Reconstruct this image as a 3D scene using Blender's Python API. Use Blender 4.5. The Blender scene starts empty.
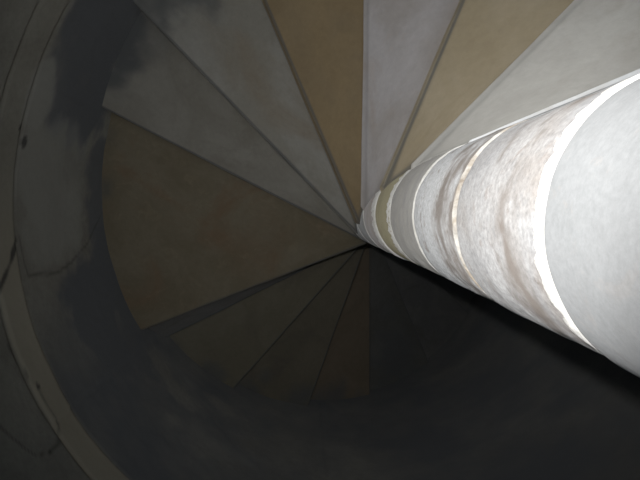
import bpy, bmesh, math, random
from mathutils import Vector, Matrix, noise
random.seed(4)
S = bpy.context.scene
COL = S.collection

# ------------------------------------------------------------------ camera
F = 580.0                                   # focal length in pixels of a 640 px wide frame
ZEN = (302.2, 211.2)                        # where the zenith falls in the frame
CAM_Z = 1.30
def cam_rows():
    w = Vector((ZEN[0]-320, -(ZEN[1]-240), -F)).normalized()
    ex = (Vector((1, 0, 0)) - w*w[0]).normalized()
    ey = w.cross(ex)
    return Matrix((ex, ey, w))
MROT = cam_rows()
cd = bpy.data.cameras.new('camera')
cam = bpy.data.objects.new('camera', cd); COL.objects.link(cam)
cd.sensor_width = 36.0; cd.lens = F/640*36.0; cd.clip_start = 0.01
cam.matrix_world = Matrix.Translation((0, 0, CAM_Z)) @ MROT.to_4x4()
S.camera = cam
# ------------------------------------------------------------------ world, flash, exposure
wd = bpy.data.worlds.new('world'); S.world = wd; wd.use_nodes = True
wd.node_tree.nodes['Background'].inputs[0].default_value = (0.85, 0.93, 1.0, 1)
wd.node_tree.nodes['Background'].inputs[1].default_value = 2.1  # bluish fill added to lift the dark stone, source unseen
ld = bpy.data.lights.new('camera_flash', 'SPOT')
ld.energy = 46.0; ld.spot_size = math.radians(88); ld.spot_blend = 1.0
ld.shadow_soft_size = 0.008; ld.color = (1.0, 0.985, 0.96)
fl = bpy.data.objects.new('camera_flash', ld); COL.objects.link(fl)
fdir = MROT @ Vector((0.14, 0.07, -1.0))
fl.rotation_euler = fdir.to_track_quat('-Z', 'Y').to_euler()
fl.location = Vector((0, 0, CAM_Z)) + MROT @ Vector((-0.055, 0.055, 0.0))
S.view_settings.view_transform = 'Standard'; S.view_settings.look = 'None'
S.view_settings.exposure = 0.0; S.view_settings.gamma = 1.0
S.view_settings.use_curve_mapping = False

# ------------------------------------------------------------------ measures (metres)
P = 0.2                                     # rise of a step
AX = Vector((0.2392, 0.0065))               # axis of the newel
R = 0.0969                                  # newel radius
W = 0.9237                                  # inner radius of the stair wall
H0 = 0.9484                                 # height over the lens of the underside of step 1
LIP = 0.72
LIPS = {-1: .92, 0: .84, 1: .78, 2: .84, 3: .58, 4: .58, 5: .5, 8: .55, 9: .55}
TOPK = 16; BOTK = -4
ANG = {0: -45.0, 1: -67.1, 2: -89.3, 3: -113.0, 4: -134.0, 5: -152.9, 6: -201.1,
       7: -206.2, 8: -228.5, 9: -250.5, 10: -270.3}
def ang(k):
    if k in ANG: return ANG[k]
    return -45.0 - 22.5*k if k < 0 else -270.3 - 22.3*(k-10)
def zf(k): return CAM_Z + H0 + (k-1)*P
def on_wall(px, py):                        # the place on the wall that shows at a pixel
    d = MROT @ Vector((px-320, -(py-240), -F))
    a = d.x*d.x + d.y*d.y; b = -2*(d.x*AX.x + d.y*AX.y); c = AX.length_squared - W*W
    t = (-b + math.sqrt(b*b-4*a*c))/(2*a)
    return Vector((0, 0, CAM_Z)) + d*t
def at_height(px, py, z):
    d = MROT @ Vector((px-320, -(py-240), -F))
    return Vector((0, 0, CAM_Z)) + d*((z-CAM_Z)/d.z)
def fbm(v, o=4):
    s = 0; a = 1; t = 0
    for i in range(o):
        s += a*noise.noise(v); t += a; a *= 0.55; v = v*2.03
    return s/t
def smooth(a, b, x):
    t = min(1, max(0, (x-a)/(b-a))); return t*t*(3-2*t)

# ------------------------------------------------------------------ materials
def stone(name, c1, c2, c3, seed=0.0, scale=5.0, rough=0.85, soot_shade=(0.03, 0.033, 0.036),
          bump=0.25, vein=0.0, vein_col=(0.1, 0.06, 0.04), grain=60.0, contrast=0.12):
    m = bpy.data.materials.new(name); m.use_nodes = True
    nt = m.node_tree; N = nt.nodes; L = nt.links
    b = N['Principled BSDF']; b.inputs['Roughness'].default_value = rough; b.inputs['Diffuse Roughness'].default_value = .8
    b.inputs['Specular IOR Level'].default_value = 0.12
    tc = N.new('ShaderNodeTexCoord'); mp = N.new('ShaderNodeMapping')
    mp.inputs['Location'].default_value = (seed*3.1, seed*1.7, seed*2.3)
    L.new(tc.outputs['Object'], mp.inputs[0])
    def nz(sc, det=6, dist=0.0, ro=0.6):
        n = N.new('ShaderNodeTexNoise'); n.inputs['Scale'].default_value = sc
        n.inputs['Detail'].default_value = det; n.inputs['Distortion'].default_value = dist
        n.inputs['Roughness'].default_value = ro
        L.new(mp.outputs[0], n.inputs['Vector']); return n.outputs['Fac']
    def ramp(f, a, c):
        r = N.new('ShaderNodeMapRange'); r.interpolation_type = 'SMOOTHSTEP'
        r.inputs[1].default_value = a; r.inputs[2].default_value = c
        L.new(f, r.inputs[0]); return r.outputs[0]
    def mix(f, A, B):
        x = N.new('ShaderNodeMix'); x.data_type = 'RGBA'
        if isinstance(f, float): x.inputs[0].default_value = f
        else: L.new(f, x.inputs[0])
        for i, q in ((6, A), (7, B)):
            if isinstance(q, tuple): x.inputs[i].default_value = (*q, 1)
            else: L.new(q, x.inputs[i])
        return x.outputs[2]
    col = mix(ramp(nz(scale, 5, 0.6), 0.36, 0.64), c1, c2)
    col = mix(ramp(nz(scale*0.6, 7, 1.2), 0.5, 0.72), col, c3)
    if vein > 0:
        v = N.new('ShaderNodeMath'); v.operation = 'MULTIPLY'; v.inputs[1].default_value = vein
        L.new(ramp(nz(scale*2.6, 9, 1.5, 0.7), 0.54, 0.66), v.inputs[0])
        col = mix(v.outputs[0], col, vein_col)
    # fine grain
    g = N.new('ShaderNodeMix'); g.data_type = 'RGBA'; g.blend_type = 'MULTIPLY'
    g.inputs[0].default_value = 1.0; L.new(col, g.inputs[6])
    gr = N.new('ShaderNodeMapRange'); gr.inputs[1].default_value = 0.3; gr.inputs[2].default_value = 0.7
    gr.inputs[3].default_value = 1-contrast; gr.inputs[4].default_value = 1+contrast
    L.new(nz(grain, 6, 0, 0.75), gr.inputs[0]); L.new(gr.outputs[0], g.inputs[7])
    col = g.outputs[2]
    at = N.new('ShaderNodeAttribute'); at.attribute_name = 'soot_shade'  # real soot, plus the shade painted along the step edges
    col = mix(at.outputs['Fac'], col, soot_shade)
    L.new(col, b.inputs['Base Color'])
    bp = N.new('ShaderNodeBump'); bp.inputs['Strength'].default_value = bump
    bp.inputs['Distance'].default_value = 0.004
    L.new(nz(grain*0.6, 8, 0, 0.7), bp.inputs['Height']); L.new(bp.outputs[0], b.inputs['Normal'])
    return m

# ------------------------------------------------------------------ mesh helpers
def link(name, verts, faces, mat, parent=None, soot_shade=None, smoothed=False):
    me = bpy.data.meshes.new(name); me.from_pydata([tuple(v) for v in verts], [], faces)
    me.update(); bm = bmesh.new(); bm.from_mesh(me)
    bmesh.ops.recalc_face_normals(bm, faces=bm.faces); bm.to_mesh(me); bm.free()
    if soot_shade is not None:
        a = me.attributes.new('soot_shade', 'FLOAT', 'POINT')
        a.data.foreach_set('value', [soot_shade(Vector(v)) for v in verts])
    me.materials.append(mat)
    if smoothed: me.polygons.foreach_set('use_smooth', [True]*len(me.polygons))
    o = bpy.data.objects.new(name, me); COL.objects.link(o)
    if parent:
        o.parent = parent
    return o

def blobs(list_, wob=0.35, fr=9.0, sh=0.35):
    def f(v):
        s = 0.0
        n = fbm(v*fr)*wob*2
        for c, r, st in list_:
            d = (v-c).length/r
            s = max(s, st*(1-smooth(sh, 1.05, d + n)))
        return min(1, max(0, s))
    return f

# ------------------------------------------------------------------ the round wall
COURSES = [0.02, 0.40, 0.86, 1.290, 1.400]   # joints, over the lens
TOP = zf(TOPK) + P - CAM_Z
joints = {}
for i in range(len(COURSES)+1):
    random.seed(20+i)
    a = random.uniform(0, 60); js = []
    while a < 360: js.append(a); a += random.uniform(36, 62)
    joints[i] = js
def az_of(v): return math.degrees(math.atan2(v.y-AX.y, v.x-AX.x)) % 360
J1 = on_wall(60, 272); J2 = on_wall(104, 208)
CR1 = on_wall(-4, 290); CR2 = on_wall(16, 240)
def wall_offset(az, h):
    """how far the face stands back of the mean radius: mortar joints, dressing, wear"""
    hh = h + 0.003*math.sin(math.radians(az*3)) + 0.002*math.sin(math.radians(az*7+40))
    d = 0.0; ci = 0
    for i, c in enumerate(COURSES):
        if hh > c: ci = i+1
        e = abs(hh-c)
        d = max(d, 1-smooth(0.002, 0.008, e))
    if ci < 4:
        for j in joints[ci]:
            e = abs((az-j+180) % 360-180)*math.pi/180*W
            d = max(d, 1-smooth(0.002, 0.007, e + 0.004*noise.noise(Vector((az*.3, h*9, 3)))))
    return d, ci
wv = []; wf = []
ZB = 0.0; ZT = CAM_Z + TOP
ZS = []; z = ZB
while z < ZT-.03:
    ZS.append(z); z += .0055 if .85 < z-CAM_Z < 2.3 else .028
ZS.append(ZT); NZ = len(ZS)-1
AZS = []; a = 0.0
while a < 359.9:
    AZS.append(a); a += .5 if 85 <= a < 255 else 1.5
NA = len(AZS)
soot_pts = []
def sp(px, py, r, s): soot_pts.append((on_wall(px, py), r, s))
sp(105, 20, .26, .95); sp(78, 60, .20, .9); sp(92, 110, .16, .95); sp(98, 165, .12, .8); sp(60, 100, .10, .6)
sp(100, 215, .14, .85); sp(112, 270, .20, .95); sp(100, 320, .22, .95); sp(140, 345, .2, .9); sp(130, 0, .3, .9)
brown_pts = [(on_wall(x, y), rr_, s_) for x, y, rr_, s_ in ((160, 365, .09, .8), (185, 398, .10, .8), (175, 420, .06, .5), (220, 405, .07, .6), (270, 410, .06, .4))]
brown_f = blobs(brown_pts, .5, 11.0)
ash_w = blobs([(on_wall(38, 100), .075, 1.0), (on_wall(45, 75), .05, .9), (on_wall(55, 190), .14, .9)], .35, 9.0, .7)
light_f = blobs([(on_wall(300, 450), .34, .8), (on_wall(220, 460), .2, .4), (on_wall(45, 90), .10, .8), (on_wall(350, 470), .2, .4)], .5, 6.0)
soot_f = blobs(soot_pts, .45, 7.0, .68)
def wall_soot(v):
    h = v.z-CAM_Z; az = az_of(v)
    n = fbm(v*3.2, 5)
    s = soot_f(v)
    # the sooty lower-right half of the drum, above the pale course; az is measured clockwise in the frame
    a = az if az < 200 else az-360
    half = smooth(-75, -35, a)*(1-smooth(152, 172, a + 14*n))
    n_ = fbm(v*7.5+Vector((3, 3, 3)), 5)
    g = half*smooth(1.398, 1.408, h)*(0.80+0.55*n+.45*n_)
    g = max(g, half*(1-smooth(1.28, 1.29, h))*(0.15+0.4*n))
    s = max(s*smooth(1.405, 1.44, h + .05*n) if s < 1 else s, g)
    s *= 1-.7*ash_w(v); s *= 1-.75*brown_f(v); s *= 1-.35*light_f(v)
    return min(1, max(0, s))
for j in range(NZ+1):
    z = ZS[j]; h = z-CAM_Z
    for i in range(NA):
        az = AZS[i]; a = math.radians(az)
        v = Vector((math.cos(a), math.sin(a), 0))
        q = Vector((v.x*W, v.y*W, z))
        d, ci = wall_offset(az, h)
        rr = W + 0.005*d + 0.006*fbm(q*3, 3) + 0.0022*fbm(q*14+Vector((5, 1, 2)), 3)
        rr += 0.004*(noise.noise(Vector((ci*7.3, 1.1, math.floor(az/50)*3.3))))
        if ci == 4: rr -= 0.004*(1-smooth(168, 195, az))                                       # the pale course stands a little proud
        wv.append(Vector((AX.x+v.x*rr, AX.y+v.y*rr, z)))
n0 = len(wv)
for j in (0, NZ):
    z = ZB + (ZT-ZB)*j/NZ
    for i in range(NA):
        a = math.radians(AZS[i]); wv.append(Vector((AX.x+math.cos(a)*(W+.25), AX.y+math.sin(a)*(W+.25), z)))
for j in range(NZ):
    for i in range(NA):
        i2 = (i+1) % NA; wf.append((j*NA+i, j*NA+i2, (j+1)*NA+i2, (j+1)*NA+i))
for i in range(NA):
    i2 = (i+1) % NA
    wf.append((i2, i, n0+i, n0+i2)); wf.append((NZ*NA+i, NZ*NA+i2, n0+NA+i2, n0+NA+i))
    wf.append((n0+i, n0+i2, n0+NA+i2, n0+NA+i))
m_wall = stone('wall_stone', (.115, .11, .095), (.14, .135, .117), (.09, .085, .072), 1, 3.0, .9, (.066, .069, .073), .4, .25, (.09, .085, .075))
wall = link('wall_round', wv, wf, m_wall, soot_shade=wall_soot, smoothed=True)
wall['kind'] = 'structure'
# a colour of its own for the pale course
nt = m_wall.node_tree
bc = nt.nodes['Principled BSDF'].inputs['Base Color'].links[0].from_socket
wa = wall.data.attributes.new('pale', 'FLOAT', 'POINT')
vals = []
for v in wv:
    _, ci = wall_offset(az_of(v), v.z-CAM_Z); vals.append(1-.85*smooth(168, 195, az_of(v)) if ci == 4 else (0.0))
wa.data.foreach_set('value', vals)
da = wall.data.attributes.new('dark_joint', 'FLOAT', 'POINT')
vals = []
def seg_d(v, a, b):
    t = max(0, min(1, (v-a).dot(b-a)/(b-a).length_squared)); return (v-(a+(b-a)*t)).length
def pl(*p): 
    q = [on_wall(*c) for c in p]; return list(zip(q[:-1], q[1:]))
cracks = pl((58, 272), (72, 262), (88, 243), (98, 220), (105, 206)) + pl((28, 276), (58, 272)) + pl((19, 238), (24, 262), (28, 276)) \
    + pl((8, 345), (16, 358), (38, 392), (58, 424), (60, 440), (50, 452), (36, 456), (22, 446), (6, 432), (-2, 425))
cr_big = pl((-4, 292), (3, 275), (9, 260), (15, 240))
spots = [(on_wall(36, 387), .012), (on_wall(50, 452), .010), (on_wall(24, 142), .016), (on_wall(20, 128), .01)]
for v in wv:
    w_ = 0.006*noise.noise(v*22)
    s = 0
    for a, b in cracks: s = max(s, .6*(1-smooth(.001, .006, seg_d(v, a, b)+w_*.5)))
    for a, b in cr_big: s = max(s, 1-smooth(.006, .013, seg_d(v, a, b)+w_))
    for a, q in spots: s = max(s, 1-smooth(.5*q, q, (v-a).length+w_))
    vals.append(s)
da.data.foreach_set('value', vals)
ash = wall.data.attributes.new('ash', 'FLOAT', 'POINT')
ash_f = blobs([(on_wall(42, 175), .17, .8), (on_wall(60, 215), .17, .8), (on_wall(38, 100), .09, 1.0), (on_wall(46, 75), .05, .9), (on_wall(36, 120), .05, .8), (on_wall(70, 170), .14, .6), (on_wall(40, 235), .12, .6)], .35, 8.0, .6)
ash.data.foreach_set('value', [ash_f(v)*smooth(1.375, 1.39, v.z-CAM_Z) if v.z-CAM_Z < 2.6 else 0.0 for v in wv])
def attr_mix(nt, sock, name, colr, fac=1.0):
    a = nt.nodes.new('ShaderNodeAttribute'); a.attribute_name = name
    x = nt.nodes.new('ShaderNodeMix'); x.data_type = 'RGBA'
    mu = nt.nodes.new('ShaderNodeMath'); mu.operation = 'MULTIPLY'; mu.inputs[1].default_value = fac
    nt.links.new(a.outputs['Fac'], mu.inputs[0]); nt.links.new(mu.outputs[0], x.inputs[0])
    nt.links.new(sock, x.inputs[6]); x.inputs[7].default_value = (*colr, 1); return x.outputs[2]
bc = attr_mix(nt, bc, 'pale', (.18, .165, .13), .8)
bc = attr_mix(nt, bc, 'ash', (.165, .163, .148), .7)
bc = attr_mix(nt, bc, 'dark_joint', (.03, .03, .028), .9)
nt.links.new(bc, nt.nodes['Principled BSDF'].inputs['Base Color'])

# floor and the plain foot of the newel (behind the photographer)
def disc(name, r, z0, z1, mat, n=96):
    vs = []; fs = []
    for z in (z0, z1):
        for i in range(n):
            a = 2*math.pi*i/n; vs.append(Vector((AX.x+r*math.cos(a), AX.y+r*math.sin(a), z)))
    for i in range(n): fs.append((i, (i+1) % n, n+(i+1) % n, n+i))
    fs.append(tuple(range(n))); fs.append(tuple(range(n, 2*n)))
    o = link(name, vs, fs, mat); o['kind'] = 'structure'; return o
m_floor = stone('floor_stone', (.15, .145, .13), (.18, .17, .15), (.12, .11, .1), 7)
disc('trim_1', R, 0.0, zf(BOTK)-.001, m_floor)

# ------------------------------------------------------------------ stone steps
GREY = ((.27, .262, .25), (.32, .31, .295), (.235, .222, .208))
STY = {  # k: (c1, c2, c3, vein strength, vein colour)
    -4: (GREY, .1, (.3, .25, .2)),
    -3: (((.195, .20, .205), (.215, .222, .228), (.18, .187, .192)), .10, (.26, .23, .21)),
    -2: (((.30, .30, .305), (.37, .37, .372), (.29, .27, .255)), .30, (.22, .185, .165)),
    -1: (((.46, .47, .48), (.54, .55, .56), (.40, .39, .37)), .35, (.22, .17, .14)),
    0: (((.262, .256, .24), (.295, .29, .272), (.245, .235, .215)), .08, (.22, .2, .18)),
    1: (((0.1958, 0.1653, 0.1131), (0.2132, 0.1827, 0.1305), (0.174, 0.1436, 0.0957)), .15, (.25, .22, .17)),
    2: (((0.2046, 0.1906, 0.1814), (0.2418, 0.2325, 0.2325), (0.2, 0.1721, 0.1535)), .30, (.24, .19, .16)),
    3: (((0.133, 0.1007, 0.0589), (0.1492, 0.114, 0.0674), (0.1206, 0.095, 0.0608)), .20, (.17, .13, .08)),
    4: (((.145, .138, .12), (.17, .165, .15), (.137, .12, .095)), .15, (.19, .155, .115)),
    5: (((.135, .127, .11), (.155, .147, .13), (.12, .112, .095)), .12, (.15, .135, .11)),
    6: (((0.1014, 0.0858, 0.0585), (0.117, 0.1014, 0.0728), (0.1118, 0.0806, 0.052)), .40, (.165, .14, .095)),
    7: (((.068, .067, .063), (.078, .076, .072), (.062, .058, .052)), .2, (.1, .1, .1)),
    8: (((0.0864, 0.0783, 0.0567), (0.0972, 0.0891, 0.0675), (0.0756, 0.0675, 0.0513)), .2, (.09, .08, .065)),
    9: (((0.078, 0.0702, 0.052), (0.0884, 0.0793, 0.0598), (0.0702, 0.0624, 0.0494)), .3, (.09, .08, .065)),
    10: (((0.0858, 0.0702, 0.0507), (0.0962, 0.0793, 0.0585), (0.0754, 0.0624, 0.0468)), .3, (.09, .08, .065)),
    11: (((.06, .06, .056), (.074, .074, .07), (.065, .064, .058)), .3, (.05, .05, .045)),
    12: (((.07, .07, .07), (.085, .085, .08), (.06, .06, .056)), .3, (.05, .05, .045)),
}
LAB = {
    -4: 'grey stone step lowest on the newel, beyond the right edge of the picture',
    -3: 'clean pale grey stone step whose wide drum fills the right edge of the picture',
    -2: 'pale stone step whose drum is blotched reddish brown, right of the rough brown one',
    -1: 'stone step whose rough drum is grey on one side and brown on the other',
    0: 'light grey stone step in the top right corner, resting against the white newel',
    1: 'yellowish tan stone step beside the light grey corner step',
    2: 'mottled grey stone step between the two yellowish tan steps at the top',
    3: 'ochre brown stone step at the top, left of the mottled grey step',
    4: 'smooth grey stone step left of the ochre brown step',
    5: 'grey brown stone step with a sooty outer end, above the widest brown step',
    6: 'widest stone step, warm brown with a curved outer edge at the left',
    7: 'thin bluish grey sliver of a stone step just below the widest brown step',
    8: 'dark olive stone step below the thin bluish grey sliver',
    9: 'dark olive stone step with a stained outer end, second below the thin sliver',
    10: 'dark brown stone step with a straight upright right edge, below the newel tip',
    11: 'nearly black stone step right of the dark brown upright edged one',
    12: 'nearly black stone step just under the newel, right of the other nearly black one',
}
def soot_dark_for(k):
    z = zf(k)+.05; L = []
    def a(px, py, r, s): L.append((at_height(px, py, z), r, s))
    if k == 5: a(120, 20, .17, .9); a(115, 50, .12, .9); a(105, 78, .09, .85); a(145, 40, .10, .6); a(160, 28, .07, .5); a(98, 98, .05, .7)
    if k == 4: a(135, -30, .25, .8); a(165, 10, .08, .4)
    if k == 6: a(104, 190, .05, .5); a(108, 140, .06, .5); a(130, 330, .06, .8)
    if k == 8: a(205, 380, .10, .75); a(235, 396, .08, .8); a(170, 348, .07, .7)
    if k == 9: a(245, 398, .10, .8); a(300, 400, .10, .7); a(265, 375, .05, .5)
    if k == 10: a(330, 405, .14, .7); a(365, 402, .10, .7)
    if k == 11: a(395, 310, .10, .6); a(400, 360, .2, .7); a(430, 330, .1, .6)  # blotchy darkening over the part of this step in view
    if not L: return lambda v: max(0, .25*fbm(v*6))
    b = blobs(L, .42, 11.0)
    return lambda v: b(v)

def step(k):
    a0, a1 = ang(k-1), ang(k); LIP_ = LIPS.get(k, LIP)
    z0 = zf(k); zt = z0 + P - .0006
    over = 6.0 if k != 7 else 20.0         # bears on the step below
    aS = a0 + over
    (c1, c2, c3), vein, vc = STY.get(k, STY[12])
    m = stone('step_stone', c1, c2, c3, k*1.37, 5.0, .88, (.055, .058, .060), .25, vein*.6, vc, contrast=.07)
    root = bpy.data.objects.new('stone_step', None); COL.objects.link(root)
    root.location = (AX.x, AX.y, z0); root.empty_display_size = .1
    root['label'] = LAB.get(k, 'dark stone step high up, hidden behind the newel')
    root['category'] = 'stair step'; root['group'] = 'stone steps winding round the newel'
    off = Vector((AX.x, AX.y, z0))
    # ---- slab: rows fan out along tangents of the newel
    NT = 60; NU = 26
    tmax = math.sqrt((W+.06)**2-R*R)
    us = [(aS, 0.0)] + [(a0+over*.02, 0.0)] + [(a0+(a1-a0)*u_, u_) for u_ in [0, .006, .02, .035]+[i/NU for i in range(2, NU)]+[.975, .985, .994, 1.0]]
    vs = []; idx = {}
    wav = lambda a, t: .0035*noise.noise(Vector((k*5.1, a*.06, t*3)))
    def pt(a, t, z):
        r = math.radians(a); n = r-math.pi/2
        Rn = R-.012
        return Vector((AX.x+Rn*math.cos(n)+t*math.cos(r)+.012*math.cos(n)*(t > .0), AX.y+Rn*math.sin(n)+t*math.sin(r)+.012*math.sin(n)*(t > .0), z))
    # soft rounded arris along the free back edge
    cols = []
    for a, u in us:
        zb = z0 + LIP_*P*u
        cols.append((a, zb, 0))
    da_ = (a1-a0)
    prof = []
    for a, zb, _ in cols[:-1]: prof.append((a, zb, 0.0))
    zlast = z0+LIP_*P
    ch = {0: .006, 2: .007, 6: .003}.get(k, .0025)      # width of the worn arris
    prof.append((a1, zlast, 0.0)); prof.append((a1, zlast+ch*(1.1 if k not in (0, 2) else 2.6), -ch))
    prof.append((a1, zt, -ch))
    rows = []
    for (a, zb, inset) in prof:
        row = []
        for j in range(NT+1):
            t = tmax*j/NT if j else 0.0
            if j == 0: t = 0.0
            r = math.radians(a)
            q = pt(a, t, zb)
            wob = .0018*noise.noise(Vector((k*3.3+a*.01, t*5, 9))) + .0008*noise.noise(Vector((k, t*22, 4)))
            # move perpendicular to the edge for wobble and inset
            side = inset + (wob if a == a1 else 0)
            q.x += side*math.cos(r+math.pi/2); q.y += side*math.sin(r+math.pi/2)
            if zb < zt-.001 and a != a1: q.z += .002*fbm(Vector((q.x*4, q.y*4, k*2.0)), 3)
            if q.z < z0+.0005: q.z = z0+.0005
            if over and a > a0: q.z = z0+.0005
            row.append(len(vs)); vs.append(q)
        rows.append(row)
    # top side corner at the front
    top = []
    for (a) in (aS,):
        row = []
        for j in range(NT+1):
            row.append(len(vs)); q = pt(a, tmax*j/NT, zt); vs.append(q)
        top.append(row)
    loop = rows + top
    fs = []
    nl = len(loop)
    # top faces must follow the fan: add intermediate rows over the top
    mids = []
    for i in range(1, 12):
        a = a1+(aS-a1)*i/12; row = []
        for j in range(NT+1):
            row.append(len(vs)); vs.append(pt(a, tmax*j/NT, zt))
        mids.append(row)
    loop = rows + mids + top; nl = len(loop)
    for i in range(nl):
        A = loop[i]; B = loop[(i+1) % nl]
        for j in range(NT): fs.append((A[j], A[j+1], B[j+1], B[j]))
    fs.append(tuple(r[0] for r in loop)); fs.append(tuple(r[NT] for r in loop))
    sfun = soot_dark_for(k)
    def edge_shade_dirt(v):  # occlusion shade and joint dirt, painted as thin dark lines along both edges
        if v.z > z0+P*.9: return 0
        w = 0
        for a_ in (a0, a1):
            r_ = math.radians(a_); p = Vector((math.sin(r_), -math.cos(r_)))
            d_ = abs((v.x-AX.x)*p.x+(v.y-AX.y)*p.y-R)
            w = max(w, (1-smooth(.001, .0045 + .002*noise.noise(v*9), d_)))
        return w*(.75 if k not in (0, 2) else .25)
    sl = link('tread_slab', [v-off for v in vs], fs, m, root, soot_shade=lambda v: max(sfun(v+off), edge_shade_dirt(v+off)))
    # ---- drum of the newel, cut from the same stone
    drum_dx, drum_dy, dR = {-3: (.002, .0035, .001), -2: (.001, .001, 0), -1: (0, 0, -.001), 0: (0, -.001, -.001), 1: (.0, -.001, -.0015)}.get(k, (0, 0, 0))
    nd = 256 if k < 1 else 128; nzd = 60 if k < 1 else 30; dv = []; df = []
    for j in range(nzd+1):
        f = j/nzd; z = .0006 + (P-.0012)*f
        ed = min(f, 1-f)*P
        for i in range(nd):
            a = 2*math.pi*i/nd
            q = Vector((math.cos(a)*R, math.sin(a)*R, z+z0))
            rough = {-1: .0022, -2: .0016, 0: .0022}.get(k, .0008)
            rr = R + dR - .004*(1-smooth(0, .010, ed)) + rough*fbm(q*24+Vector((k, 0, 0)), 4) + .0012*noise.noise(q*9)
            dv.append(Vector((math.cos(a)*rr+drum_dx, math.sin(a)*rr+drum_dy, z)))
    for j in range(nzd):
        for i in range(nd): df.append((j*nd+i, j*nd+(i+1) % nd, (j+1)*nd+(i+1) % nd, (j+1)*nd+i))
    df.append(tuple(range(nd))); df.append(tuple(nzd*nd+i for i in range(nd)))
    if k <= 4:
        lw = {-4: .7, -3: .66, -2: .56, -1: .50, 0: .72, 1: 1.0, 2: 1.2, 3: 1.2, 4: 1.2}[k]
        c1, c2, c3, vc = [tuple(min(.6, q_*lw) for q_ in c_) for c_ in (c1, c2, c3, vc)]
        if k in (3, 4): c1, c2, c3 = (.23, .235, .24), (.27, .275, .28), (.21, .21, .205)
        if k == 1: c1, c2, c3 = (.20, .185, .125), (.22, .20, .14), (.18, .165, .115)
        md = stone('newel_stone', c1, c2, c3, k*1.37+.5, 9.0 if k < 0 else 12, .85, (.035, .038, .040), .35 if k in (-1, -2) else .2, min(1, vein*1.7), vc, grain=210, contrast=.3 if k in (-1, -2) else .1)
        nt_ = md.node_tree; b_ = nt_.nodes['Principled BSDF'].inputs['Base Color']
        nt_.links.new(attr_mix(nt_, b_.links[0].from_socket, 'rust', (.100, .086, .076) if k < 0 else (.13, .13, .135), .85), b_)
    else: md = m
    def dsoot(v): return 0.0
    dr = link('newel_drum', dv, df, md, root, soot_shade=dsoot, smoothed=True)
    ra = dr.data.attributes.new('rust', 'FLOAT', 'POINT'); rv = []
    for v in dv:
        f = v.z/P; n = fbm(Vector((v.x*30, v.y*30, v.z*55+k*9)), 5); n2 = fbm(Vector((v.x*12, v.y*12, v.z*14+k*5)), 4)
        w = 0
        if k == -1: w = (1-smooth(.36, .56, f+.2*n2))*(.75+1.9*n)
        elif k == -2: w = (smooth(.10, .30, f)*(1-smooth(.55, .8, f)))*max(0, .12+2.8*n2+1.8*n)
        elif k == 0: w = .25+.9*n
        rv.append(min(1, max(0, w)))
    ra.data.foreach_set('value', rv)
    # ---- mortar smeared round the bed joint under the drum
    wdt = {-4: .012, -3: .014, -2: .020, -1: .008, 0: .008, 1: .075, 2: .095, 3: .016}.get(k, .012)
    mv = []; mf = []; nm = 360; prof_n = 6
    for i in range(nm):
        a = 2*math.pi*i/nm
        p3 = Vector((math.cos(a)*1.4, math.sin(a)*1.4, k*3.7))
        up = wdt*(.75+.9*fbm(p3*2.2, 4)+.5*fbm(p3*11, 3)) ; dn = .004+.010*abs(fbm(p3*2.9+Vector((9, 0, 0)), 3))
        if k == -1: up *= .6+.8*abs(noise.noise(p3*4))
        up = max(up, .003)
        for j in range(prof_n+1):
            f = j/prof_n; z = -dn + (up+dn)*f
            bul = math.sin(math.pi*f)
            rr = R + dR + .0007*bul**.6 - .0030*(1-bul**.5) + .0006*fbm(p3*9+Vector((0, 0, f*2)), 3)
            mv.append(Vector((math.cos(a)*rr+drum_dx, math.sin(a)*rr+drum_dy, z)))
        for z in (up, -dn):
            mv.append(Vector((math.cos(a)*(R-.012), math.sin(a)*(R-.012), z)))
    c = prof_n+3
    for i in range(nm):
        i2 = (i+1) % nm
        for j in range(c): mf.append((i*c+j, i2*c+j, i2*c+(j+1) % c, i*c+(j+1) % c))
    o = link('mortar_joint', mv, mf, M_MORT_B if k == -1 else M_MORT, root, smoothed=True)
    o['label'] = 'cream and brown mortar' if k == -1 else 'white mortar'
    return root
M_MORT = stone('lime_mortar', (.40, .395, .38), (.46, .455, .44), (.32, .31, .285), 2, 14, .9, bump=.6, grain=150, contrast=.12)
M_MORT_B = stone('stained_mortar', (.22, .19, .155), (.34, .33, .31), (.11, .085, .065), 3, 30, .9, bump=.7, grain=150, contrast=.2)
for k in range(BOTK, TOPK+1):
    step(k)
